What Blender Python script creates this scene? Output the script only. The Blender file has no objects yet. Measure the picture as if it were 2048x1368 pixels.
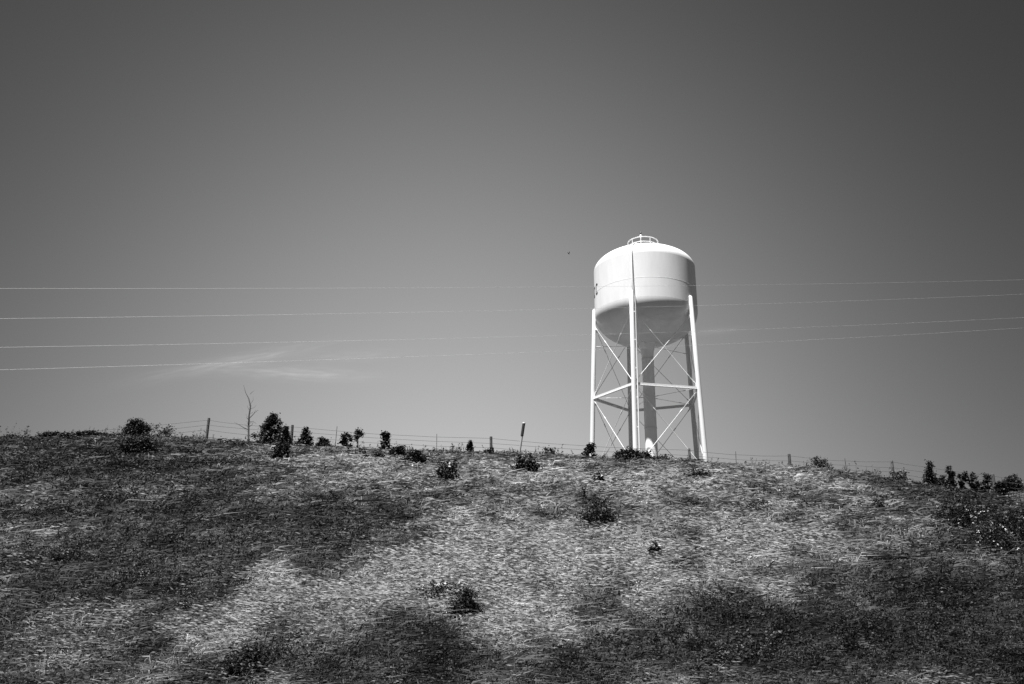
import bpy, bmesh, math, random
import numpy as np
from mathutils import Vector, Matrix

scene = bpy.context.scene
random.seed(7)
rng = np.random.default_rng(11)
PI = math.pi

# ------------------------------------------------------------------ camera
cam_data = bpy.data.cameras.new('camera')
cam = bpy.data.objects.new('camera', cam_data)
scene.collection.objects.link(cam)
cam_data.sensor_width = 36.0
cam_data.lens = 1800/2048*36
cam_data.clip_start = 0.1
cam_data.clip_end = 4000
cam.matrix_world = (Matrix.Rotation(PI/2 + 0.3211, 4, 'X') @ Matrix.Rotation(0.0077, 4, 'Z'))
scene.camera = cam
scene.render.resolution_x = 1024
scene.render.resolution_y = 684

# ------------------------------------------------------------------ light
SUN_EL = math.radians(70)
SUN_AZ = math.radians(222)          # clockwise from +Y: behind the camera, to its left
world = bpy.data.worlds.new('World')
scene.world = world
world.use_nodes = True
nt = world.node_tree
for n in list(nt.nodes): nt.nodes.remove(n)
def wn(t, **kw):
    n = nt.nodes.new(t)
    for k, v in kw.items(): setattr(n, k, v)
    return n
def wm(op, a, b=None, c=None, clamp=False):
    n = wn('ShaderNodeMath', operation=op, use_clamp=clamp)
    for i, v in enumerate((a, b, c)):
        if v is None: continue
        if isinstance(v, (int, float)): n.inputs[i].default_value = v
        else: nt.links.new(v, n.inputs[i])
    return n.outputs[0]
def wdot(v, d):
    n = wn('ShaderNodeVectorMath', operation='DOT_PRODUCT')
    nt.links.new(v, n.inputs[0]); n.inputs[1].default_value = d
    return n.outputs['Value']
sky = wn('ShaderNodeTexSky', sky_type='NISHITA', sun_disc=False)
sky.sun_elevation = SUN_EL
sky.sun_rotation = SUN_AZ
sky.air_density = 1.0; sky.dust_density = 1.0; sky.ozone_density = 1.0
# black-and-white film behind an orange filter: one grey channel, mostly red
tc = wn('ShaderNodeTexCoord')
dirv = tc.outputs['Generated']
bw = wdot(sky.outputs['Color'], (0.75, 0.25, 0.0))
grey = wm('MULTIPLY', wm('POWER', wm('DIVIDE', bw, 3.0), 1.0), 3.0)
# lens vignette put into the sky colour: broad soft glow, brightest ahead
az = wm('DIVIDE', wm('ADD', wm('ARCTAN2', wdot(dirv, (1, 0, 0)), wdot(dirv, (0, 1, 0))), math.radians(3)), math.radians(24))
el = wm('DIVIDE', wm('SUBTRACT', wm('ARCSINE', wdot(dirv, (0, 0, 1))), math.radians(17)), math.radians(21))
vignette = wm('EXPONENT', wm('MULTIPLY', wm('ADD', wm('MULTIPLY', az, az), wm('MULTIPLY', el, el)), -1.0))
grey = wm('MULTIPLY', grey, wm('MULTIPLY_ADD', vignette, 1-0.16, 0.16))
# wisps of cirrus
def wisp(px, py, along, tilt, su, sv, amp):
    """direction of the wisp's middle, its slope and angular half-sizes"""
    c = Vector((px, 1, py)).normalized()
    r = Vector((0, 0, 1)).cross(c).normalized()*-1
    u = c.cross(r)*-1 if c.cross(r).z < 0 else c.cross(r)
    t = (r*math.cos(tilt) + u*math.sin(tilt)); n = (u*math.cos(tilt) - r*math.sin(tilt))
    a = wm('DIVIDE', wdot(dirv, t), su)
    # bow the wisp slightly
    b = wm('DIVIDE', wm('ADD', wdot(dirv, n), wm('MULTIPLY', wm('MULTIPLY', a, a), along)), sv)
    g = wm('EXPONENT', wm('MULTIPLY', wm('ADD', wm('MULTIPLY', a, a), wm('MULTIPLY', b, b)), -1.0))
    mp = wn('ShaderNodeCombineXYZ')
    nt.links.new(wm('MULTIPLY', a, 2.4), mp.inputs[0]); nt.links.new(wm('MULTIPLY', b, 2.2), mp.inputs[1])
    nz = wn('ShaderNodeTexNoise'); nz.inputs['Scale'].default_value = 1.0; nz.inputs['Detail'].default_value = 5
    nt.links.new(mp.outputs[0], nz.inputs['Vector'])
    front = wm('GREATER_THAN', wdot(dirv, tuple(c)), 0.0)
    return wm('MULTIPLY', wm('MULTIPLY', g, front), wm('MULTIPLY', wm('MULTIPLY', nz.outputs['Fac'], nz.outputs['Fac']), amp*2))
for w in [(-0.3267, 0.3051, 0.0, 0.298, 0.0756, 0.0067, 0.45), (-0.2565, 0.2927, 0.0, 0.042, 0.0667, 0.0067, 0.42), (-0.1942, 0.3136, 0, 0.138, 0.0505, 0.0067, 0.14), (0.2417, 0.3482, 0, 0.044, 0.025, 0.0033, 0.25)]:
    grey = wm('MULTIPLY', grey, wm('ADD', wisp(*w), 1.0))
bg = wn('ShaderNodeBackground'); bg.inputs['Strength'].default_value = 0.0925
nt.links.new(grey, bg.inputs['Color'])
out = wn('ShaderNodeOutputWorld'); nt.links.new(bg.outputs[0], out.inputs['Surface'])

sun_data = bpy.data.lights.new('sun', 'SUN')
sun_data.energy = 5
sun_data.angle = math.radians(0.53)
sun_data.color = (1.0, 1.0, 1.0)
sun = bpy.data.objects.new('sun', sun_data)
scene.collection.objects.link(sun)
sv = Vector((math.sin(SUN_AZ)*math.cos(SUN_EL), math.cos(SUN_AZ)*math.cos(SUN_EL), math.sin(SUN_EL)))
sun.rotation_euler = sv.to_track_quat('Z', 'Y').to_euler()
sun.location = (-20, -20, 60)

scene.render.engine = 'CYCLES'
scene.view_settings.view_transform = 'Standard'
scene.view_settings.look = 'None'
scene.view_settings.exposure = 1.12
scene.view_settings.gamma = 1.0
scene.view_settings.use_curve_mapping = False
scene.cycles.use_denoising = True
scene.cycles.max_bounces = 8
scene.cycles.caustics_reflective = False
scene.cycles.caustics_refractive = False
scene.cycles.sample_clamp_indirect = 4
scene.cycles.diffuse_bounces = 4

# ------------------------------------------------------------------ helpers
COL = scene.collection
def mat(name, base, rough=0.7, spec=0.3, noise=None, attr=None, translucent=0.0, bump=None):
    """grey procedural material; noise=(scale, amount[, stretch vector]) mottles it"""
    m = bpy.data.materials.new(name); m.use_nodes = True
    t = m.node_tree; b = t.nodes['Principled BSDF']
    b.inputs['Roughness'].default_value = rough
    b.inputs['Specular IOR Level'].default_value = spec
    b.inputs['Base Color'].default_value = (base, base, base, 1)
    val = None
    if attr:
        a = t.nodes.new('ShaderNodeAttribute'); a.attribute_name = attr
        val = a.outputs['Fac']
    if noise:
        co = t.nodes.new('ShaderNodeTexCoord'); mp = t.nodes.new('ShaderNodeMapping')
        if len(noise) > 2: mp.inputs['Scale'].default_value = noise[2]
        t.links.new(co.outputs['Object'], mp.inputs['Vector'])
        nz = t.nodes.new('ShaderNodeTexNoise'); nz.inputs['Scale'].default_value = noise[0]
        nz.inputs['Detail'].default_value = 6; nz.inputs['Roughness'].default_value = .62
        t.links.new(mp.outputs[0], nz.inputs['Vector'])
        mr = t.nodes.new('ShaderNodeMapRange')
        mr.inputs['From Min'].default_value = .3; mr.inputs['From Max'].default_value = .7
        mr.inputs['To Min'].default_value = 1-noise[1]; mr.inputs['To Max'].default_value = 1+noise[1]*.35
        t.links.new(nz.outputs['Fac'], mr.inputs['Value'])
        mu = t.nodes.new('ShaderNodeMath'); mu.operation = 'MULTIPLY'
        mu.inputs[1].default_value = base
        t.links.new(mr.outputs[0], mu.inputs[0])
        if val is not None: t.links.new(val, mu.inputs[1])
        val = mu.outputs[0]
        if bump:
            bp = t.nodes.new('ShaderNodeBump'); bp.inputs['Strength'].default_value = bump
            bp.inputs['Distance'].default_value = .02
            t.links.new(nz.outputs['Fac'], bp.inputs['Height']); t.links.new(bp.outputs[0], b.inputs['Normal'])
    if val is not None:
        t.links.new(val, b.inputs['Base Color'])
    if translucent:
        tr = t.nodes.new('ShaderNodeBsdfTranslucent'); mx = t.nodes.new('ShaderNodeMixShader')
        mx.inputs[0].default_value = translucent
        if val is not None: t.links.new(val, tr.inputs['Color'])
        else: tr.inputs['Color'].default_value = (base, base, base, 1)
        t.links.new(b.outputs[0], mx.inputs[1]); t.links.new(tr.outputs[0], mx.inputs[2])
        t.links.new(mx.outputs[0], t.nodes['Material Output'].inputs['Surface'])
    return m

class MB:
    """collects simple shapes and links them as one mesh object"""
    def __init__(s): s.v = []; s.f = []; s.sm = []
    def quadstrip(s, rings, closed=True, smooth=True, caps=(False, False)):
        b = len(s.v); n = len(rings[0])
        for r in rings: s.v += [tuple(p) for p in r]
        for i in range(len(rings)-1):
            for j in range(n if closed else n-1):
                k = (j+1) % n
                s.f.append((b+i*n+j, b+i*n+k, b+(i+1)*n+k, b+(i+1)*n+j)); s.sm.append(smooth)
        for c, r in ((0, rings[0]), (1, rings[-1])):
            if caps[c]:
                e = len(s.v); s.v += [tuple(p) for p in r]
                s.f.append(tuple(e+j for j in range(n))); s.sm.append(False)
    def tube(s, pts, rad, n=10, caps=True):
        pts = [Vector(p) for p in pts]; rings = []
        rad = rad if isinstance(rad, (list, tuple)) else [rad]*len(pts)
        ref = None
        for i, p in enumerate(pts):
            d = (pts[min(i+1, len(pts)-1)] - pts[max(i-1, 0)]).normalized()
            if ref is None: ref = Vector((0, 1, 0)) if abs(d.y) < .9 else Vector((1, 0, 0))
            a = d.cross(ref).normalized(); b = a.cross(d).normalized(); ref = b
            rings.append([p + (a*math.cos(2*PI*k/n) + b*math.sin(2*PI*k/n))*rad[i] for k in range(n)])
        s.quadstrip(rings, caps=(caps, caps)); return s
    def lathe(s, prof, n=96, center=(0, 0), caps=(False, False)):
        rings = [[(center[0]+r*math.cos(2*PI*k/n), center[1]+r*math.sin(2*PI*k/n), z) for k in range(n)] for r, z in prof]
        s.quadstrip(rings, caps=caps); return s
    def beam(s, p, q, w, h, up=(0, 0, 1)):
        p, q = Vector(p), Vector(q); d = (q-p).normalized(); a = d.cross(Vector(up)).normalized(); u = a.cross(d)
        rings = [[c + a*x*w/2 + u*y*h/2 for x, y in ((-1, -1), (1, -1), (1, 1), (-1, 1))] for c in (p, q)]
        s.quadstrip(rings, smooth=False, caps=(True, True)); return s
    def build(s, name, material, parent=None, loc=None):
        me = bpy.data.meshes.new(name); me.from_pydata(s.v, [], s.f)
        me.polygons.foreach_set('use_smooth', s.sm); me.materials.append(material)
        bm = bmesh.new(); bm.from_mesh(me); bmesh.ops.recalc_face_normals(bm, faces=bm.faces); bm.to_mesh(me); bm.free()
        me.set_sharp_from_angle(angle=math.radians(38))
        return link(name, me, parent, loc)
def link(name, me, parent=None, loc=None):
    o = bpy.data.objects.new(name, me); COL.objects.link(o)
    if parent: o.parent = parent
    if loc: o.location = loc
    return o
def empty(name, loc, rz=0):
    o = bpy.data.objects.new(name, None); COL.objects.link(o)
    o.location = loc; o.rotation_euler = (0, 0, rz); o.empty_display_size = .3
    return o
def tag(o, label=None, cat=None, group=None, kind=None):
    for k, v in (('label', label), ('category', cat), ('group', group), ('kind', kind)):
        if v: o[k] = v
    return o
def raw_mesh(name, verts, faces, material, attrs=None, smooth=False):
    """numpy arrays in, one mesh out; faces (n,3) or (n,4)"""
    me = bpy.data.meshes.new(name); k = faces.shape[1]
    me.vertices.add(len(verts)); me.vertices.foreach_set('co', verts.astype(np.float32).ravel())
    me.loops.add(faces.size); me.loops.foreach_set('vertex_index', faces.astype(np.int32).ravel())
    me.polygons.add(len(faces)); me.polygons.foreach_set('loop_start', np.arange(0, faces.size, k, dtype=np.int32))
    if smooth: me.polygons.foreach_set('use_smooth', np.ones(len(faces), bool))
    for nm, a in (attrs or {}).items():
        at = me.attributes.new(nm, 'FLOAT', 'POINT'); at.data.foreach_set('value', a.astype(np.float32))
    me.materials.append(material); me.update(calc_edges=True)
    return me

M_WHITE = mat('white_tower_paint', .79, .42, .3, noise=(.9, .10, (1, 1, .22)))
M_STEEL = mat('white_steel_paint', .77, .42, .4, noise=(1.6, .06, (1, 1, .3)))
M_RISER = mat('pale_riser_paint', .92, .5, .3, noise=(1.6, .05, (1, 1, .3)))  # base set paler than the tower's other white paint
M_BLACK = mat('black_lettering_paint', .012, .5, .3)
M_DARK = mat('dark_lamp_glass', .03, .25, .5)
M_WOOD = mat('weathered_post_wood', .11, .85, .1, noise=(7, .45, (3, 3, .4)), bump=.5)
M_WIRE = mat('dull_fence_wire', .10, .55, .4)
M_CABLE = mat('bare_aluminium_cable', 0.79, .66, .5)
b_ = M_CABLE.node_tree.nodes['Principled BSDF']; b_.inputs['Metallic'].default_value = 1.0
M_SOIL = mat('dry_soil', .06, .95, .05, noise=(1.3, .5), attr='tone', bump=.6)
M_BARK = mat('grey_dead_bark', .13, .9, .1, noise=(9, .4, (2, 2, .5)), bump=.5)
M_STEM = mat('bush_stem_bark', .06, .9, .1, noise=(9, .3))
M_LEAF = mat('bush_leaf', .03, .50, .25, attr='tone', translucent=.12)
M_GRASS = mat('grass_blade', .1, .75, .08, attr='tone', translucent=.22)
M_WEED = mat('weed_leaf', .03, .6, .2, attr='tone', translucent=.12)
M_PETAL = mat('white_petal', .62, .7, .1, translucent=.2)
M_SLEEVE = mat('dark_marker_sleeve', .035, .5, .3, noise=(4, .2))
M_PALE = mat('pale_marker_plastic', .34, .55, .3, noise=(5, .15))
M_CAP = mat('white_marker_cap', .75, .5, .3)
M_BIRD = mat('dark_feathers', .02, .7, .1, noise=(30, .3))

# ------------------------------------------------------------------ terrain
CREST = [(-400, 9.0), (-80, 11.0), (-41.17, 11.6), (-35.74, 11.3), (-32.29, 11.9), (-28.83, 13.05), (-25.32, 13.03), (-21.8, 12.99), (-18.28, 12.73), (-14.76, 12.52), (-11.26, 12.34), (-7.76, 12.14), (-4.27, 12.14), (-0.78, 12.01), (2.71, 11.94), (6.19, 11.76), (9.67, 11.77), (13.14, 11.45), (16.6, 11.39), (20.06, 11.0), (23.5, 10.1), (26.92, 9.53), (28.61, 9.15), (32.02, 9.7), (35.36, 9.79), (40.48, 9.3), (80, 9.0), (400, 7.0)]          # (x, ground height) along the brow of the bank, y = 62
def vnoise(x, y, seed=0):
    x = np.asarray(x, float); y = np.asarray(y, float)
    xi = np.floor(x); yi = np.floor(y); fx = x - xi; fy = y - yi
    fx = fx*fx*(3-2*fx); fy = fy*fy*(3-2*fy)
    def h(a, b):
        v = np.sin(a*127.1 + b*311.7 + seed*74.7)*43758.5453
        return v - np.floor(v)
    return (h(xi, yi)*(1-fx) + h(xi+1, yi)*fx)*(1-fy) + (h(xi, yi+1)*(1-fx) + h(xi+1, yi+1)*fx)*fy
def fbm(x, y, seed=0, n=4):
    s = 0; a = 0.5; t = 0
    for k in range(n):
        s = s + a*vnoise(x*2**k + 17.3*k, y*2**k - 9.1*k, seed+k); t += a; a *= .55
    return s/t
CX = np.array([c[0] for c in CREST]); CZ = np.array([c[1] for c in CREST])
def ground_z(x, y):
    x = np.asarray(x, float); y = np.asarray(y, float)
    zc = np.interp(x, CX, CZ)
    s = np.clip((y-15)/47, 0, 1)
    b = np.clip((zc-8.5)/10, .03, .35)
    rise = -.7 + (zc+.7)*(s + b*s*(1-s))
    near = -np.minimum(1.9, np.maximum(0, 15-y)*.24)
    L = 40.0; d = np.clip(y-62, 0, 60)
    sl = np.minimum((zc+.7)/47*(1-b), zc/62*.9)
    far = sl*L*(1-np.exp(-d/L)) - np.clip(y-122, 0, 1e4)*.02
    bump = (fbm(x/5.0, y/5.0, 3, 3)-.5)*.5*np.clip((y-10)/8, 0, 1)*np.interp(y, [25, 42, 66, 80], [1, .55, .4, .2])
    return rise + near + far + bump

def gz(x, y): return float(ground_z(x, y))

def make_ground():
    ys = np.concatenate([np.linspace(-60, 8, 14, endpoint=False), np.linspace(8, 70, 156, endpoint=False),
                         np.linspace(70, 130, 40, endpoint=False), np.geomspace(130, 2600, 34)])
    xs = np.concatenate([-np.geomspace(2600, 62, 26), np.linspace(-60, 60, 200), np.geomspace(62, 2600, 26)])
    X, Y = np.meshgrid(xs, ys); Z = ground_z(X, Y)
    v = np.stack([X.ravel(), Y.ravel(), Z.ravel()], 1); nx = len(xs)
    i = (np.arange(len(ys)-1)[:, None]*nx + np.arange(nx-1)[None]).ravel()
    # bare soil under the grass of the bank, ripe pasture on the level land behind the brow
    tone = np.interp(v[:, 1], [66, 72], [.055, .08])
    me = raw_mesh('ground', v, np.stack([i, i+1, i+nx+1, i+nx], 1), M_SOIL, {'tone': tone}, smooth=True)
    tag(link('ground', me), kind='structure')
make_ground()

# ------------------------------------------------------------------ water tower
TX, TY = 13.135, 83.04
TB = gz(TX, TY) - .05                # foot of the tower
TH0 = -.4107
R_TANK = 5.0
Z1, Z2 = 30.574 - TB, 35.09 - TB     # bottom and top of the upright shell
ZM = 32.5 - TB
ZS = 22.16 - TB                      # ring of struts
def leg_r(z): return 6.1662 + (5.044-6.1662)*(z+TB)/30.574
def leg_a(k): return TH0 + k*2*PI/5
def pol(r, a, z): return Vector((r*math.sin(a), -r*math.cos(a), z))
def legp(k, z, dr=0): return pol(leg_r(z)+dr, leg_a(k), z)
tower = empty('water_tower', (TX, TY, TB))
tag(tower, 'white water tower with rounded tank on five legs behind the brow of the bank', 'water tower')
ZU = 29.25 - TB
# tank: bowl, two shell courses, roof
m = MB(); q = np.linspace(math.asin(.57/5.0*1.0), PI/2, 30)
m.lathe([(R_TANK*math.sin(t), Z1 - 3.15*math.cos(t)) for t in q]); m.build('tank_bowl', M_WHITE, tower)
m = MB(); m.lathe([(R_TANK, Z1), (R_TANK+.001, ZM-.015)], n=128); m.build('tank_shell', M_WHITE, tower)
m = MB(); m.lathe([(R_TANK-.004, ZM), (R_TANK-.004, Z2)], n=128); m.build('tank_shell', M_WHITE, tower)
m = MB(); q = np.linspace(0, PI/2, 30)
m.lathe([((R_TANK-.004)*math.cos(t), Z2 + 2.2*math.sin(t)) for t in q[:-1]] + [(.02, Z2+2.2)], n=128, caps=(False, True))
m.build('tank_roof', M_WHITE, tower)
m = MB(); m.lathe([(R_TANK-.004, ZM-.02), (R_TANK+.008, ZM-.01), (R_TANK+.008, ZM+.012), (R_TANK-.006, ZM+.02)], n=128); m.build('weld_seam', M_WHITE, tower)
# riser pipe with flared top
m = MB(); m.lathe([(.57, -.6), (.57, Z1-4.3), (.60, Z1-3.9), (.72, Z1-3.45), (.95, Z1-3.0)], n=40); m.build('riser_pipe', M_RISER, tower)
for z in (Z1-4.6, ZS-3.0):
    m = MB(); m.lathe([(.565, z-.05), (.605, z-.05), (.605, z+.05), (.565, z+.05)], n=40); m.build('riser_band', M_STEEL, tower)
# legs
LEG_R = .215
for k in range(5):
    m = MB(); top = Z1+.55; pts = [legp(k, z) for z in (-.5, ZS, top)]
    pts += [legp(k, top+.10), legp(k, top+.17)]
    m.tube(pts, [LEG_R+.01, LEG_R, LEG_R-.015, LEG_R*.72, .03], n=20)
    lg = m.build('leg', M_STEEL, tower)
    for j in ((k+1) % 5, (k-1) % 5):
        for z in (ZU, ZS):
            a = legp(k, z); d = legp(j, z)-a; d.normalize()
            m = MB(); m.beam(a+d*.12+Vector((0, 0, -.22 if z == ZU else -.36)), a+d*.12+Vector((0, 0, .12 if z == ZU else .36)), .42, .025, up=d.cross(Vector((0, 0, 1))))
            m.build('gusset', M_STEEL, lg)
    m = MB(); m.beam(legp(k, -.12), legp(k, .12), 1.0, 1.0, up=(math.cos(leg_a(k)), math.sin(leg_a(k)), 0)); m.build('footing', M_PALE, lg)
# struts: I-beams round the pentagon
for k in range(5):
    a, b = legp(k, ZS), legp((k+1) % 5, ZS); d = (b-a).normalized(); a += d*.2; b -= d*.2
    m = MB()
    m.beam(a, b, .12, .22); m.beam(a-Vector((0, 0, .125)), b-Vector((0, 0, .125)), .20, .028); m.build('strut', M_STEEL, tower)
# tie rods with thicker clevis ends
def rod(p, q, r=.027, name='tie_rod'):
    p, q = Vector(p), Vector(q); d = (q-p).normalized(); L = (q-p).length
    m = MB(); m.tube([p, p+d*.42, p+d*.46, q-d*.46, q-d*.42, q], [r*2, r*2, r, r, r*2, r*2], n=8)
    o = m.build(name, M_STEEL, tower)
    c = p+d*L*.28
    t = MB(); t.tube([c-d*.22, c-d*.15, c+d*.15, c+d*.22], [r*1.05, r*1.9, r*1.9, r*1.05], n=8); t.build('turnbuckle', M_STEEL, o)
for k in range(5):
    j = (k+1) % 5
    for (z0, z1) in ((ZU, ZS+.28), (ZS-.3, .55)):
        for a, b, off in ((k, j, .035), (j, k, -.035)):
            p, q = legp(a, z0), legp(b, z1); n = Vector((0, 0, 1)).cross(q-p).normalized()*off
            d = (q-p); d.z = 0; d.normalize()
            rod(p+n+d*LEG_R*.9, q+n-d*LEG_R*.9)
for k in range(5):
    for z in (ZS, 27.35-TB):
        rod(legp(k, z, -LEG_R), pol(.57, leg_a(k), z), .02, 'spoke_rod')
# conduit: up beside the front leg, over the shell and roof to the railing
la = leg_a(0); tang = Vector((math.cos(la), math.sin(la), 0)); a0 = la + .036
zt = Z1 + .45
m = MB(); m.tube([legp(0, z) + tang*.37 for z in (.15, ZS, zt-.6)] + [legp(0, zt, .20) + tang*.30], .062, n=10)
con = m.build('conduit', M_STEEL, tower)
for z in np.arange(1.2, zt-1, 2.75):
    m = MB(); p = legp(0, z); m.beam(p+tang*.19, p+tang*.40, .07, .07); m.build('bracket', M_STEEL, con)
pts = [legp(0, zt, .20) + tang*.30] + [pol(R_TANK+d, a0, z) for d, z in ((.36, Z1+.9), (.24, ZM), (.13, Z2))]
for t in np.linspace(.15, 1.24, 12):
    pts.append(pol((R_TANK+.10)*math.cos(t), a0, Z2 + (2.2+.10)*math.sin(t)))
m = MB(); m.tube(pts, .058, n=10); m.build('conduit', M_STEEL, tower)
# roof railing
RR = 1.5; cz = Z2+2.2
def roof_z(r): return Z2 + 2.2*math.sqrt(max(0, 1-(r/R_TANK)**2))
rail = MB(); rail.tube([pol(RR, 2*PI*k/48, 38.28-TB) for k in range(49)], .042, n=8, caps=False)
rail_o = rail.build('roof_railing', M_STEEL, tower)
m = MB(); m.tube([pol(RR, 2*PI*k/48, 37.78-TB) for k in range(49)], .034, n=8, caps=False); m.build('middle_rail', M_STEEL, rail_o)
for k in range(10):
    a = a0 + .09 + 2*PI*k/10
    m = MB(); m.tube([pol(RR, a, roof_z(RR)-.05), pol(RR, a, 38.28-TB)], .036, n=8); m.build('railing_post', M_STEEL, rail_o)
m = MB(); m.lathe([(.34, roof_z(0)-.03), (.34, roof_z(0)+.28), (.42, roof_z(0)+.30), (.40, roof_z(0)+.36), (.03, roof_z(0)+.5)], n=20, caps=(False, True)); m.build('roof_vent', M_STEEL, tower)
mast = MB(); mast.tube([(-.18, 0, roof_z(0)-.05), (-.18, 0, 38.98-TB)], .035, n=8); mo = mast.build('lamp_mast', M_STEEL, tower)
m = MB(); m.lathe([(.05, 38.86-TB), (.13, 38.92-TB), (.13, 39.12-TB), (.06, 39.2-TB)], n=12, center=(-.18, 0), caps=(True, True)); m.build('lamp_base', M_STEEL, mo)
m = MB(); m.lathe([(.07, 39.2-TB), (.085, 39.3-TB), (.07, 39.42-TB), (.02, 39.48-TB)], n=12, center=(-.18, 0), caps=(True, True)); m.build('lamp', M_DARK, mo)
# lettering round the shell: the end of the word shows, two letters C
def letter_c(a_mid, z_mid, w, h, stroke=.15):
    N = 26; outer = []; inner = []
    for i in range(N+1):
        t = math.radians(42 + (318-42)*i/N); c, s = math.cos(t), math.sin(t)
        f = (abs(c)**2.6 + abs(s)**2.6)**(-1/2.6)
        outer.append((c*f*w/2, s*f*h/2)); inner.append((c*f*(w/2-stroke), s*f*(h/2-stroke)))
    r0, r1 = R_TANK+.006, R_TANK+.018
    rings = []
    for (xo, zo), (xi, zi) in zip(outer, inner):
        ring = [pol(r0, a_mid+xo/R_TANK, z_mid+zo), pol(r1, a_mid+xo/R_TANK, z_mid+zo),
                pol(r1, a_mid+xi/R_TANK, z_mid+zi), pol(r0, a_mid+xi/R_TANK, z_mid+zi)]
        rings.append(ring)
    m = MB(); m.quadstrip(rings, smooth=False, caps=(True, True)); return m.build('letter', M_BLACK, tower)
letter_c(-1.345, 32.78-TB, .60, 1.18)
letter_c(-1.535, 32.78-TB, .60, 1.18)

# ------------------------------------------------------------------ fence along the brow
POSTS = [(-38.971, 61.0, 12.865), (-32.284, 61.0, 13.408), (-20.993, 61.0, 14.559), (-15.158, 61.0, 14.108), (-1.399, 61.0, 13.405), (12.226, 61.0, 12.671), (19.072, 61.0, 12.342), (26.058, 61.0, 11.946), (32.836, 61.0, 11.069), (39.722, 61.0, 10.541)]       # x, y, height of the post tops
fence = empty('wire_fence', (0, 61, gz(0, 61)))
tag(fence, 'long post and wire fence along the brow of the bank', 'fence')
fb = Vector(fence.location)
for i, (x, y, z) in enumerate(POSTS):
    g = gz(x, y); lean = random.uniform(-.04, .05); r = random.uniform(.088, .105)
    m = MB(); m.tube([(x-lean, y, g-.3), (x-lean*.5, y, (g+z)/2), (x, y, z-.02), (x, y, z)], [r*1.05, r, r*.98, r*.8], n=12)
    m.v = [tuple(Vector(p)-fb) for p in m.v]; m.build('post', M_WOOD, fence)
for x, y, z in [(-12.105, 61.0, 14.026), (-5.096, 61.0, 13.551), (15.376, 61.0, 12.487), (22.885, 61.0, 12.059)]:              # thin steel stakes between the wooden posts
    g = gz(x, y); m = MB(); m.beam((x, y-.03, g-.3), (x+random.uniform(-.05, .05), y-.03, z), .035, .035, up=(0, 1, 0))
    m.v = [tuple(Vector(p)-fb) for p in m.v]; m.build('stake', M_WIRE, fence)
for s, drop in enumerate((.14, .48, .82)):
    pts = []
    for i, (x, y, z) in enumerate(POSTS):
        p = Vector((x, y-.085, z-drop+random.uniform(-.03, .03)))
        if i:
            a = pts[-1]
            sag = random.uniform(.05, .16)
            for t in (.14, .28, .42, .57, .71, .86): pts.append(a.lerp(p, t) - Vector((0, 0, sag*4*t*(1-t)+random.uniform(-.02, .02))))
        pts.append(p)
    m = MB(); m.tube([tuple(p-fb) for p in pts], .011, n=5); m.build('wire', M_WIRE, fence)

# ------------------------------------------------------------------ leaning pipeline marker
mk = empty('marker_post', (.40, 55.0, gz(.40, 55))); tag(mk, 'leaning pale marker post with dark sleeve and white tip on the brow', 'marker post')
p0 = Vector((0, 0, -.4)); p1 = Vector((.789-.40, 0, 12.994-gz(.40, 55))); d = (p1-p0).normalized(); L = (p1-p0).length
m = MB(); m.tube([p0, p0+d*(L-.86)], .066, n=14); m.build('post', M_PALE, mk)
m = MB(); m.tube([p0+d*(L-.88), p0+d*(L-.86), p0+d*(L-.07)], [.07, .092, .092], n=14); m.build('sleeve', M_SLEEVE, mk)
m = MB(); m.tube([p0+d*(L-.07), p0+d*(L-.02), p0+d*L], [.096, .096, .06], n=14); m.build('cap', M_CAP, mk)

st = empty('survey_stake', (3.27, 23.44, gz(3.27, 23.44))); tag(st, 'short pale flat stake standing in the grass in mid slope', 'stake')
m = MB(); m.beam((-.02, 0, -.2), (.03, 0, .55), .09, .025, up=(0, 1, 0)); m.build('slat', M_PALE, st)

# ------------------------------------------------------------------ dead sapling
ds = empty('dead_tree', (-16.9, 57, gz(-16.9, 57))); tag(ds, 'tall leafless dead sapling with crooked trunk left of the tallest bush', 'dead tree')
def rel(pts, o): return [tuple(Vector(p)-Vector(o.location)) for p in pts]
m = MB(); m.tube(rel([(-16.9, 57, gz(-16.9, 57)-.2), (-16.905, 57, 12.1), (-17.01, 57.02, 13.16), (-17.04, 57.0, 13.757), (-17.0, 56.98, 14.426), (-17.17, 57, 14.93), (-17.42, 57.03, 15.33), (-17.62, 57.05, 15.85)], ds), [.07, .062, .055, .05, .044, .034, .02, .007], n=9); trunk = m.build('trunk', M_BARK, ds)
for pts, r in (([(-17.03, 57, 13.60), (-16.85, 56.9, 13.72), (-16.63, 56.85, 13.96), (-16.42, 56.8, 14.12)], .036),
               ([(-17.0, 57, 12.85), (-17.3, 56.9, 12.98), (-17.55, 56.85, 13.12), (-17.9, 56.8, 13.3)], .03),
               ([(-17.03, 57, 13.35), (-16.8, 57.1, 13.42), (-16.55, 57.2, 13.3)], .022),
               ([(-17.05, 57, 14.15), (-17.2, 57.1, 14.35), (-17.24, 57.1, 14.5)], .02),
               ([(-16.72, 56.87, 13.85), (-16.6, 56.9, 14.15)], .016),
               ([(-17.03, 57, 13.0), (-16.85, 57.2, 13.2), (-16.8, 57.3, 13.5)], .02),
               ([(-17.0, 57, 14.6), (-16.9, 57.1, 14.85), (-16.93, 57.1, 15.1)], .015)):
    m = MB(); m.tube(rel(pts, ds), [r*(1-.75*i/(len(pts)-1)) for i in range(len(pts))], n=6); m.build('branch', M_BARK, ds)

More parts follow.
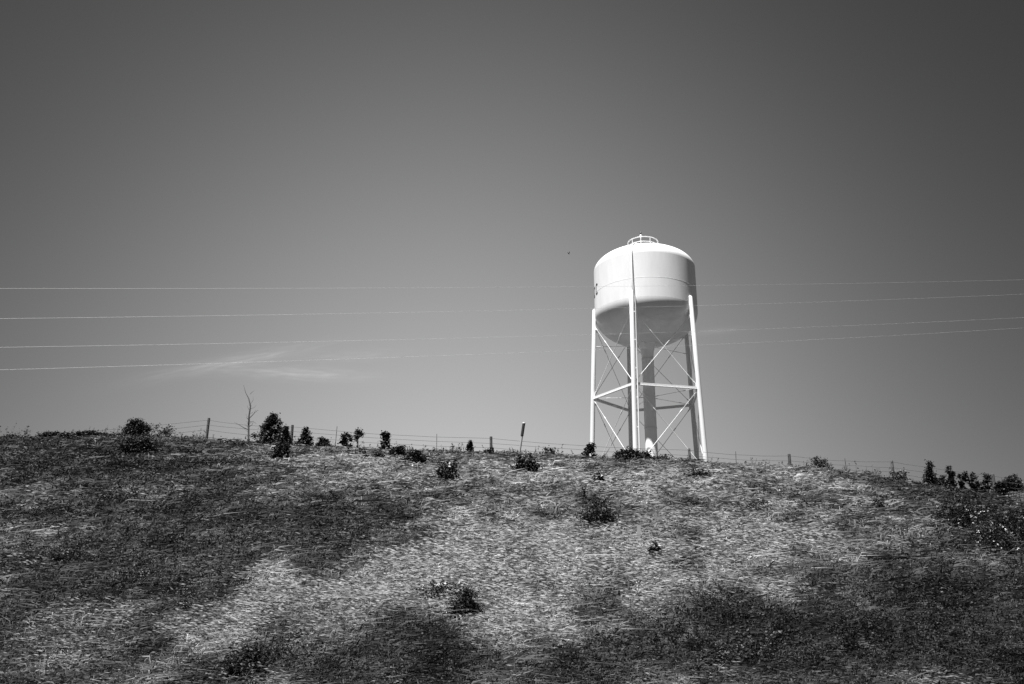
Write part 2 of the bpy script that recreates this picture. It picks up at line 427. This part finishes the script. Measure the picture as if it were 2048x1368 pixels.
tr = random.Random(5)
for k in range(16):
    z = tr.uniform(12.3, 15.4); x = -16.95-.12*max(0, z-13.9)**1.35; sgn = tr.choice((-1, 1)); L = tr.uniform(.12, .42)
    p = Vector((x, 57, z)); q = p+Vector((sgn*L*.5, tr.uniform(-.15, .15), L*.35)); e = q+Vector((sgn*L*.35, tr.uniform(-.1, .1), L*tr.uniform(.1, .6)))
    m = MB(); m.tube(rel([p, q, e], ds), [.012, .009, .004], n=5); m.build('twig', M_BARK, ds)

# ------------------------------------------------------------------ overhead wires and a bird
WIRE_A, WIRE_U = np.array([-20.488, 34.0]), np.array([55.711, 24.0])
for name, (c2, c1, c0) in zip(('topmost of four thin pale overhead wires crossing the sky', 'second from top of four thin pale overhead wires crossing the sky',
                               'third from top of four thin pale overhead wires crossing the sky', 'lowest of four thin pale overhead wires crossing the sky'), [[0.7341, 9.9725, 13.4317], [0.9062, 10.0323, 12.1314], [1.0144, 9.4285, 10.9164], [0.9503, 9.6891, 9.9767]]):
    pts = [(WIRE_A[0]+WIRE_U[0]*s, WIRE_A[1]+WIRE_U[1]*s, c0+c1*s+c2*s*s) for s in np.linspace(-.5, 1.6, 64)]
    m = MB(); m.tube(pts, 0.0046, n=6); o = m.build('overhead_wire', M_CABLE)
    tag(o, name, 'wire', 'overhead wires above the bank')

def make_bird():
    o = empty('bird', (4.055, 60, 26.765), .4); tag(o, 'tiny dark bird flying left of the tower tank', 'bird')
    m = MB()
    body = [(-.11, .004), (-.08, .022), (-.02, .034), (.04, .03), (.08, .022), (.105, .02), (.125, .012), (.14, .003)]
    rings = [[(x, r*math.cos(2*PI*k/10), r*math.sin(2*PI*k/10)) for k in range(10)] for x, r in body]
    m.quadstrip(rings, caps=(True, True))
    for s in (-1, 1):
        le = [(.05, .02*s, .01), (.06, .10*s, .07), (.02, .17*s, .12), (-.05, .23*s, .14)]
        te = [(-.04, .02*s, .005), (-.02, .10*s, .062), (-.03, .17*s, .112), (-.055, .232*s, .139)]
        m.quadstrip([[a, b, (b[0], b[1], b[2]-.006), (a[0], a[1], a[2]-.008)] for a, b in zip(le, te)], smooth=False, caps=(True, True))
    m.quadstrip([[(-.10, .01, 0), (-.10, -.01, 0), (-.10, -.01, -.006), (-.10, .01, -.006)], [(-.17, .03, .0), (-.17, -.03, .0), (-.17, -.03, -.004), (-.17, .03, -.004)]], smooth=False, caps=(True, True))
    b = m.build('body', M_BIRD, o); o.scale = (.75, .75, .75); o.rotation_euler = (math.radians(60), math.radians(35), .4)
make_bird()

# ------------------------------------------------------------------ bushes
def leaf_quads(c, size, nrm_up, tone, aspect=.62):
    """c (n,3) centres -> bent leaf of two quads each"""
    n = len(c)
    d = rng.normal(size=(n, 3)); d[:, 2] *= .5; d /= np.linalg.norm(d, axis=1)[:, None]
    w = rng.normal(size=(n, 3)); w -= d*(w*d).sum(1)[:, None]; w /= np.linalg.norm(w, axis=1)[:, None]
    up = np.cross(d, w); flip = np.where(up[:, 2] < 0, -1, 1)[:, None]; w = w*flip
    up = np.cross(d, w)
    s = size[:, None]
    a = c - d*s*.5; b = c + w*s*aspect*.5 + up*s*.05; e = c + d*s*.5 - up*s*.08; f = c - w*s*aspect*.5 + up*s*.05
    v = np.stack([a, b, e, f], 1).reshape(-1, 3)
    i = np.arange(n)*4
    fc = np.concatenate([np.stack([i, i+1, i+2], 1), np.stack([i, i+2, i+3], 1)])
    return v, fc, np.repeat(tone, 4)
def bush(x, y, h, w, style, label):
    r = random.Random(int(abs(x*131+y*917)*10))
    g = gz(x, y); o = empty('bush' if style not in ('open', 'tuft', 'stem', 'twig') else {'open': 'sapling', 'tuft': 'sapling', 'stem': 'weed_plant', 'twig': 'twiggy_plant'}[style], (x, y, g))
    cats = {'open': 'sapling', 'tuft': 'sapling', 'stem': 'plant', 'twig': 'plant'}
    tag(o, label, cats.get(style, 'bush'), 'bushes and saplings on the bank')
    tips = []; stem = MB()
    nb = {'round': 30, 'cone': 38, 'loose': 17, 'open': 15, 'tuft': 9, 'stem': 9, 'twig': 9, 'gloss': 18, 'flower': 34}[style]
    if w > 1.3: nb = int(nb*min(2.6, w/1.0))
    for k in range(nb):
        u = (k+.5)/nb; a = r.uniform(0, 2*PI)
        if style == 'cone':
            zz = h*(.10+.88*u)*r.uniform(.9, 1.06); rad = w*.60*(1-u)**.8*r.uniform(.25, 1.08)+.03*w
        elif style == 'tuft':
            zz = h*r.uniform(.42, .98); rad = w*.55*r.uniform(.1, 1)
        elif style == 'stem':
            zz = h*(.2+.78*u); rad = w*.3*r.random()
        elif style == 'twig':
            zz = h*r.uniform(.35, 1); rad = w*.5*r.uniform(.4, 1)
        elif style == 'open':
            zz = h*(.22+.76*u); rad = w*.5*r.uniform(.25, 1)*(1-.45*u)
        else:
            t = math.acos(1-r.random()); rr = r.uniform(.55, 1.0) if style != 'loose' else r.uniform(.35, 1.12)
            zz = h*(.22+.74*math.cos(t)*rr); rad = w*.5*math.sin(t)*rr
        tips.append((rad*math.cos(a), rad*math.sin(a)*.8, max(.06, zz)))
    r0 = max(.012, h*.022)
    if style in ('cone', 'open', 'tuft', 'stem'):
        lean = r.uniform(-.06, .06)*h
        stem.tube([(0, 0, -.1), (lean*.3, 0, h*.4), (lean, 0, h*.85)], [r0*1.3, r0, r0*.3], n=7)
        for t in tips: stem.tube([(lean*t[2]/h*.8, 0, max(.05, t[2]*.72)), (t[0]*.55, t[1]*.55, t[2]*.88), t], [r0*.5, r0*.35, r0*.15], n=5)
    else:
        for t in tips[:14]: stem.tube([(t[0]*.08, t[1]*.08, -.1), (t[0]*.5, t[1]*.5, t[2]*.45), t], [r0*.8, r0*.5, r0*.15], n=5)
    stem.build('stem', M_STEM if style != 'twig' else M_BARK, o)
    per = {'round': 74, 'cone': 60, 'loose': 34, 'open': 46, 'tuft': 44, 'stem': 16, 'twig': 8, 'gloss': 42, 'flower': 60}[style]
    T = np.array(tips); n = nb*per; idx = np.repeat(np.arange(nb), per)
    spread = {'round': .17, 'cone': .14, 'loose': .16, 'open': .13, 'tuft': .17, 'stem': .12, 'twig': .08, 'gloss': .17, 'flower': .17}[style]*np.array([min(w, 1.3), min(w, 1.3), min(h, 1.1)*.8])
    if style == 'stem': spread = np.array([.05, .05, .05])
    c = T[idx] + rng.normal(size=(n, 3))*spread*.62
    if style in ('round', 'flower', 'gloss'):     # leaves low down as well, so the bush sits on the grass
        ex = int(n*.35); a = rng.uniform(0, 2*PI, ex); q = np.sqrt(rng.random(ex))*w*.46
        c = np.concatenate([c, np.stack([q*np.cos(a), q*np.sin(a)*.8, rng.uniform(.05, .55, ex)*h], 1)])
    c[:, 2] = np.maximum(c[:, 2], .03); n = len(c)
    base_size = np.clip(.0022*y, .045, .12)
    size = rng.uniform(.7, 1.35, n)*base_size*(1.25 if style in ('gloss', 'open') else 1)
    dark = {'round': .022, 'cone': .024, 'loose': .045, 'open': .026, 'tuft': .03, 'stem': .035, 'twig': .04, 'gloss': .026, 'flower': .026}[style]
    tone = dark*.6*rng.uniform(.45, 1.8, n)
    if style == 'loose': tone = np.where(rng.random(n) < .12, .13, tone)
    if style == 'gloss':                          # highlights painted in as larger pale leaves near the top
        hi = (c[:, 2] > h*.6) & (rng.random(n) < .13); tone = np.where(hi, .42, tone); size = np.where(hi, size*1.8, size)
    v, f, t = leaf_quads(c, size, None, tone)
    link('foliage', raw_mesh('foliage', v, f, M_LEAF, {'tone': t}), o)
    if style == 'flower':
        k = 17; s = rng.normal(size=(k, 3)); s /= np.linalg.norm(s, axis=1)[:, None]; s[:, 2] = abs(s[:, 2]); s[:, 1] = -abs(s[:, 1])
        c = s*np.array([w*.55, w*.45, h*.85]) + np.array([0, 0, .12]); c = np.repeat(c, 5, 0) + rng.normal(size=(k*5, 3))*.016
        v, f, t = leaf_quads(c, np.full(len(c), .036), None, np.full(len(c), .5), .8)
        link('blossom', raw_mesh('blossom', v, f, M_PETAL, {'tone': t}), o)
BUSHES = [
    (-25.02, 59.0, 1.64, 1.77, 'round', 'dense round dark bush standing alone on the left end of the brow'),
    (-23.25, 59.0, 1.44, 1.25, 'loose', 'small loose bush just right of the dense round bush on the brow'),
    (-15.48, 57.0, 2.28, 2.15, 'cone', 'tallest dark conical bush on the brow, right of the dead sapling'),
    (-14.46, 56.5, 1.55, 0.82, 'cone', 'dark offshoot bush leaning against the right foot of the tallest conical bush'),
    (-13.48, 58.0, 1.45, 0.97, 'cone', 'narrow upright dark bush just right of a fence post on the brow'),
    (-12.27, 58.0, 0.92, 0.97, 'round', 'low dark bush between the narrow upright bush and the forked sapling'),
    (-10.77, 58.0, 1.29, 1.1, 'open', 'left of two leafy saplings with gaps of sky, on the brow'),
    (-10.02, 58.0, 1.64, 0.71, 'tuft', 'slender sapling with one tuft of leaves on a bare stem'),
    (-8.1, 57.0, 1.55, 1.14, 'open', 'upright ragged dark bush in the middle of the left brow'),
    (-10.59, 41.06, 1.08, 0.77, 'round', 'dark bush a little down the slope below the tallest conical bush'),
    (-5.81, 45.52, 0.85, 0.85, 'round', 'rounded dark bush just below the ragged bush on the brow'),
    (-4.41, 40.78, 0.83, 1.14, 'round', 'broad low dark bush down slope from the rounded bush'),
    (-7.38, 43.82, 0.65, 0.76, 'loose', 'small faint bush in the pale grass left of the rounded dark bush'),
    (-6.47, 43.46, 0.59, 0.7, 'loose', 'smallest faint bush in pale grass beside the rounded dark bush'),
    (-2.41, 34.62, 1.05, 0.97, 'gloss', 'dark bush with bright shining leaves in the pale grass'),
    (0.67, 37.74, 1.08, 1.06, 'round', 'solitary rounded dark bush below the leaning marker post'),
    (-2.64, 57.0, 1.04, 0.51, 'cone', 'tiny pointed dark bush beside the forked twiggy plant'),
    (-3.47, 57.0, 0.97, 0.89, 'twig', 'twiggy forked plant on the brow left of the tiny pointed bush'),
    (-1.39, 56.0, 0.73, 0.56, 'loose', 'small weedy bush at the foot of the fence post near the marker'),
    (4.7, 54.0, 1.11, 1.02, 'open', 'leafy sapling in front of the left tower leg'),
    (7.26, 54.0, 0.99, 2.52, 'round', 'wide dark bush hiding the foot of the front tower leg'),
    (8.91, 53.0, 0.6, 1.35, 'loose', 'low dark bush at the foot of the tower riser pipe'),
    (2.45, 56.0, 0.81, 0.93, 'loose', 'loose grey bush on the brow right of the leaning marker post'),
    (2.45, 25.0, 1.07, 0.97, 'round', 'dark bush standing alone in the middle of the slope'),
    (2.32, 28.44, 0.91, 0.23, 'stem', 'narrow upright leafy stem above the dark bush in the middle of the slope'),
    (3.37, 34.54, 0.62, 0.6, 'gloss', 'small dark bush on the slope straight below the tower'),
    (7.94, 38.46, 0.67, 1.13, 'gloss', 'dark bush with one big pale leaf below the right tower leg'),
    (26.77, 57.0, 2.46, 1.14, 'cone', 'tallest pointed bush at the left end of the right hand row'),
    (27.93, 57.0, 2.43, 1.01, 'cone', 'second pointed bush of the right hand row'),
    (28.68, 57.0, 2.15, 0.82, 'open', 'small thin bush between pointed bushes of the right hand row'),
    (29.21, 57.0, 2.23, 0.89, 'open', 'third pointed bush, next to the thin one, in the right hand row'),
    (32.89, 62.0, 1.51, 1.24, 'open', 'broad ragged bush in the right hand row'),
    (26.45, 55.0, 1.63, 0.79, 'round', 'low dark bush filling the gap between the two tallest pointed bushes at right'),
    (29.66, 57.0, 1.55, 0.76, 'round', 'low dark bush left of the broad ragged bush in the right hand row'),
    (32.67, 60.0, 1.06, 0.87, 'round', 'low dark bush between the broad ragged bush and the largest rounded bush'),
    (34.55, 62.0, 1.75, 1.58, 'round', 'largest rounded bush at the right end of the row'),
    (13.42, 27.04, 1.07, 1.62, 'flower', 'dark thicket with white flowers, left part of the right slope'),
    (13.32, 24.64, 1.29, 1.81, 'flower', 'dark thicket with white flowers at the right edge of the slope'),
    (12.2, 23.24, 0.91, 1.08, 'flower', 'low dark thicket with white flowers below the two larger ones'),
    (-1.41, 18.8, 0.58, 1.2, 'gloss', 'dark bush with bright top leaves in the pale foreground grass'),
    (-0.86, 17.94, 0.6, 0.6, 'round', 'dim round bush just below the bush with bright top leaves'),
    (-7.92, 19.42, 0.78, 0.78, 'loose', 'dim leafy bush in the left foreground slope'),
    (-4.07, 14.82, 0.69, 0.79, 'round', 'nearest dark bush at the bottom edge of the slope'),
    (-3.97, 15.92, 0.61, 1.27, 'loose', 'wide dark bush above the nearest bush at the bottom edge'),
    (-10.18, 20.84, 0.63, 0.97, 'loose', 'dim spreading bush near the left edge of the slope'),
    (-6.02, 17.8, 0.59, 0.71, 'loose', 'thin leafy bush left of the pale grass patch'),
    (3.44, 21.9, 0.47, 0.26, 'gloss', 'tiny dark plant with one white leaf head in mid slope'),
    (-29.08, 52.0, 0.33, 2.31, 'round', 'weedy bush at the left edge of the brow'),
    (-27.15, 53.0, 0.51, 2.47, 'round', 'weedy bush around the small leftmost fence post'),
    (-25.58, 54.0, 0.57, 2.4, 'round', 'weedy bush between the leftmost post and the round bush'),
    (-24.36, 55.0, 0.45, 1.65, 'round', 'weedy bush just left of the dense round bush'),
    (-17.54, 41.78, 0.96, 1.67, 'round', 'dark low bush on the slope below the dense round bush'),
    (7.58, 28.42, 0.58, 0.95, 'loose', 'flat thin bush in the pale grass right of the tower'),
    (3.92, 18.34, 0.58, 1.34, 'loose', 'long dark bush in the right foreground slope'),
    (12.13, 29.94, 0.51, 0.6, 'loose', 'small thin bush on the slope below the right end of the fence'),
    (17.29, 50.0, 0.97, 1.67, 'loose', 'weedy bush on the brow between the two right fence posts'),
    (3.98, 15.76, 0.65, 1.16, 'loose', 'dark spreading bush in the bottom right foreground'),
    (19.7, 45.38, 0.74, 0.91, 'loose', 'small weedy bush just right of the rightmost fence post'),
    (-12.08, 28.34, 0.8, 0.87, 'loose', 'dim bush on the left slope halfway to the brow'),
]
for b in BUSHES: bush(*b)

# ------------------------------------------------------------------ grass and weeds
PATCH = [(-20.3, 43.8, 5.8, 8.3, -1.1), (19.8, 46.5, 3.1, 15.5, -0.9), (-3.7, 19.0, 2.5, 1.9, 1), (-5.0, 17.5, 1.2, 1.1, 0.7), (-1.9, 20.4, 2.3, 1.9, 0.8), (0.4, 23.2, 3.0, 2.7, 1), (1.4, 20.0, 3.2, 1.9, 1), (4.1, 22.7, 3.3, 2.3, 1), (3.3, 26.4, 2.6, 2.5, 0.6), (12.5, 41.2, 6.0, 10.1, 0.9), (8.6, 23.5, 2.8, 1.9, 0.7), (4.7, 19.2, 1.6, 1.0, 0.6), (-6.5, 16.0, 1.9, 1.3, 0.35), (-11.0, 22.4, 1.5, 1.7, 0.3), (-7.2, 45.5, 4.9, 11.8, 0.6), (-1.6, 41.1, 4.8, 7.0, 0.7), (4.4, 36.3, 4.9, 6.1, 0.7), (0.3, 18.1, 1.5, 0.7, 0.5), (-3.6, 20.5, 1.7, 1.2, 0.6), (2.5, 15.4, 1.7, 0.6, 0.2), (-14.5, 29.5, 4.0, 6.3, -0.5), (-8.4, 25.4, 3.4, 3.2, -0.5), (-5.7, 24.9, 2.2, 2.5, -0.5), (-3.2, 29.2, 2.5, 3.9, -0.35), (-4.2, 16.2, 1.8, 1.1, -1), (-7.9, 19.5, 1.6, 1.5, -0.6), (16.5, 30.5, 2.4, 7.3, -1.0), (6.7, 16.5, 3.4, 2.4, -1.4), (8.5, 18.1, 1.9, 3.6, -0.8), (4.1, 18.0, 2.0, 1.0, -0.8), (2.0, 16.3, 1.4, 0.9, -0.6), (-0.6, 15.9, 1.8, 0.8, -0.5), (-8.8, 17.3, 1.7, 1.4, -0.5), (-2.4, 15.2, 1.3, 0.8, -0.6), (-7.4, 14.7, 1.6, 0.9, -0.7), (10.2, 19.8, 1.5, 2.3, -0.6), (-17.7, 36.7, 4.0, 4.9, -0.6), (5.9, 29.5, 2.0, 2.7, -0.4), (3.3, 23.9, 1.2, 0.8, -0.6), (-0.9, 18.6, 0.7, 1.0, -0.6), (-6.0, 19.0, 1.1, 0.9, -0.5), (1.0, 15.2, 2.1, 0.6, -0.3)]      # x, y, half sizes, value: grass ripe and pale (+) or dark green (-); outer dark patches also paint in lens vignette
def dryness_vignette(x, y):
    t = .02 + 1.15*(fbm(x/3.2+5, y/6.0, 21, 4)-.5) + 1.0*(fbm(x/.8, y/1.5, 23, 3)-.5)
    wx = x + 1.2*(fbm(x/1.6, y/2.4, 31, 3)-.5)*2; wy = y + 2.2*(fbm(x/1.6+40, y/2.4, 33, 3)-.5)*2
    for px, py, ax, ay, v in PATCH:
        t = t + v*.62*np.exp(-(((wx-px)/ax)**2 + ((wy-py)/ay)**2)*.9)
    return t
def scatter(n, y0, y1, p, wide=.66):
    u = rng.random(n); e = 1-p
    y = (y0**e + u*(y1**e - y0**e))**(1/e)
    x = rng.uniform(-1, 1, n)*(wide*y+1.5)
    return x, y
def grass_blades(n_tuft, per, name, green):
    tx, ty = scatter(n_tuft, 12.5, 68, 1.5)
    td = dryness_vignette(tx, ty) + rng.normal(0, .12, n_tuft)
    clump = fbm(tx/.55, ty/.9, 61, 3)
    keep = td < .28 if green else td > -.15
    if not green: keep &= rng.random(n_tuft) < np.clip((td+.15)*2.6, .10, 1)
    for bx, by, bh, bw, *_ in BUSHES:                      # no grass through the middle of a bush
        if by < 24: continue
        keep &= (np.abs(tx-bx) > bw*.42) | (ty-by > bw*.4) | (by-ty > max(bw*.5, .5))
    tx, ty, td, clump = tx[keep], ty[keep], td[keep], clump[keep]; nt_ = len(tx)
    th = (.12 + .34*fbm(tx/1.3, ty/1.3, 51, 3))*rng.uniform(.7, 1.3, nt_)*(1.0 if not green else .85)
    n = nt_*per; k = np.repeat(np.arange(nt_), per); sc = np.clip(ty[k]/22, .8, 2.4)
    x = tx[k] + rng.normal(0, .055, n)*sc; y = ty[k] + rng.normal(0, .055, n)*sc
    z = ground_z(x, y)
    H = th[k]*rng.uniform(.5, 1.15, n)*np.clip(.62+ty[k]/60, .7, 1.2)
    wind = rng.normal(.55, .8, n)                         # blown over to the right
    lean = np.stack([wind, rng.normal(0, .28, n)], 1)
    run = H*rng.uniform(.5, 1.3, n)
    b = np.stack([x, y, z-.02], 1)
    m1 = b + np.stack([lean[:, 0]*run*.30, lean[:, 1]*run*.30, H*.78], 1)
    tip = b + np.stack([lean[:, 0]*run, lean[:, 1]*run, H*rng.uniform(.6, 1.05, n)], 1)
    wd = np.clip(y*0.0011, .006, .05)*rng.uniform(.6, 1.4, n)*(.8 if not green else 1.15)
    d = tip-m1; wv = np.cross(d, np.stack([rng.normal(0, .35, n), np.ones(n), rng.normal(0, .35, n)], 1))
    wv /= np.linalg.norm(wv, axis=1)[:, None]+1e-9
    d0 = m1-b; w0 = np.cross(d0, np.stack([rng.normal(0, .35, n), np.ones(n), rng.normal(0, .35, n)], 1)); w0 /= np.linalg.norm(w0, axis=1)[:, None]+1e-9
    hw = (wd/2)[:, None]
    v = np.stack([b-w0*hw*.7, b+w0*hw*.7, m1-wv*hw, m1+wv*hw, tip], 1).reshape(-1, 3)
    i = np.arange(n)*5
    f = np.concatenate([np.stack([i, i+1, i+3], 1), np.stack([i, i+3, i+2], 1), np.stack([i+2, i+3, i+4], 1)])
    tuft = np.clip((clump-.5)*3.4+1.0, .38, 1.55)*rng.uniform(.65, 1.35, nt_)
    if green:
        tone = 0.075*np.clip(1+.8*td[k], .25, 1.5)*rng.uniform(.5, 1.6, n)*tuft[k]  # strongly negative patches darken the blades further, painting vignette into the outer grass
    else:
        tone = np.clip(0.27*(.42+1.1*td[k]), .03, .30)*rng.uniform(.6, 1.35, n)*tuft[k]
    me = raw_mesh(name, v, f, M_GRASS, {'tone': np.repeat(tone, 5)})
    tag(link(name, me), kind='stuff')
grass_blades(42000, 9, 'dry_grass', False)
grass_blades(36000, 9, 'green_grass', True)

def seed_heads(n):
    x, y = scatter(n, 12.5, 66, 1.5)
    t = dryness_vignette(x, y) + .9*(fbm(x/.5, y/.8, 61, 3)-.5)
    keep = rng.random(n) < np.clip(t*1.3, .03, 1); x, y, t = x[keep], y[keep], t[keep]; n = len(x)
    h = (.12 + .34*fbm(x/1.3, y/1.3, 51, 3))*rng.uniform(.6, 1.2, n)
    L = np.clip(.0058*y, .07, .3)*rng.uniform(.5, 1.4, n); W = np.clip(.0011*y, .012, .06)*rng.uniform(.6, 1.3, n)
    c = np.stack([x, y, ground_z(x, y)+h], 1)
    d = np.stack([rng.normal(.9, .2, n), rng.normal(0, .2, n), rng.normal(-.10, .10, n)], 1); d /= np.linalg.norm(d, axis=1)[:, None]
    w = np.cross(d, np.stack([rng.normal(0, .5, n), np.ones(n), rng.normal(0, .5, n)], 1)); w /= np.linalg.norm(w, axis=1)[:, None]
    d = d*L[:, None]*.5; w = w*W[:, None]*.5
    v = np.stack([c-d, c+w, c+d, c-w], 1).reshape(-1, 3); i = np.arange(n)*4
    f = np.concatenate([np.stack([i, i+1, i+2], 1), np.stack([i, i+2, i+3], 1)])
    tone = np.clip(0.27*(.62+.75*t), .05, .33)*rng.uniform(.55, 1.3, n)
    tag(link('seed_heads', raw_mesh('seed_heads', v, f, M_GRASS, {'tone': np.repeat(tone, 4)})), kind='stuff')
seed_heads(300000)

def weeds(n_clump, per):
    x, y = scatter(n_clump, 12.8, 66, 1.5)
    t = dryness_vignette(x, y) + rng.normal(0, .22, n_clump)
    keep = (t < -.02) | (rng.random(n_clump) < .42)
    x, y, t = x[keep], y[keep], t[keep]; n = len(x)
    hgt = rng.uniform(.12, .46, n)*np.clip(.8-.5*t, .5, 1.25)
    k = np.repeat(np.arange(n), per); s = np.clip(y[k]/26, .8, 1.8)
    q = rng.normal(size=(n*per, 3))*np.array([.13, .11, .0])*s[:, None]
    c = np.stack([x[k]+q[:, 0], y[k]+q[:, 1], np.zeros(n*per)], 1)
    c[:, 2] = ground_z(c[:, 0], c[:, 1]) + hgt[k]*rng.random(n*per)**.6
    size = np.clip(.0024*y[k], .035, .12)*rng.uniform(.7, 1.4, n*per)
    tone = 0.032*rng.uniform(.4, 2.0, n*per); tone = np.where(rng.random(n*per) < .025, .15, tone); tone = tone*np.clip(1+.6*t[k], .35, 1.3)  # leaf tone takes up the same painted vignette from the patches
    v, f, tt = leaf_quads(c, size, None, tone)
    tag(link('weeds', raw_mesh('weeds', v, f, M_WEED, {'tone': tt})), kind='stuff')
weeds(12500, 20)

def brow_weeds(n):
    x = rng.uniform(-40, 42, n); y = rng.uniform(47, 62, n)
    tall = rng.uniform(.4, .9, n)*np.clip(2.4*(fbm(x/1.5, y/2, 71, 2)-.26), .25, 1.3)
    tall *= np.interp(x, [-36, -30, -22, 12, 17, 24, 30], [1.2, 1.25, .95, .85, 1.15, 1.1, .9])
    V = []; F = []; T = []; base = 0; per = 13
    k = np.repeat(np.arange(n), per); u = rng.random(n*per)**.7; lean = rng.normal(.06, .12, n)
    c = np.stack([x[k]+lean[k]*u+rng.normal(0, .07, n*per)*(1.1-u), y[k]+rng.normal(0, .07, n*per), np.zeros(n*per)], 1)
    c[:, 2] = ground_z(x, y)[k] + tall[k]*u
    tone = .032*rng.uniform(.5, 2.2, n)[k]*rng.uniform(.5, 1.6, n*per)
    v, f, t = leaf_quads(c, rng.uniform(.06, .14, n*per), None, tone, .5); V.append(v); F.append(f); T.append(t); base = len(v)
    b = np.stack([x, y, ground_z(x, y)], 1); tip = b + np.stack([lean, np.zeros(n), tall*1.05], 1); w = np.array([.012, 0, 0])
    i = base + np.arange(n)*3
    V.append(np.stack([b-w, b+w, tip], 1).reshape(-1, 3)); F.append(np.stack([i, i+1, i+2], 1)); T.append(np.full(n*3, .05))
    tag(link('brow_weeds', raw_mesh('brow_weeds', np.concatenate(V), np.concatenate(F), M_WEED, {'tone': np.concatenate(T)})), kind='stuff')
brow_weeds(2600)
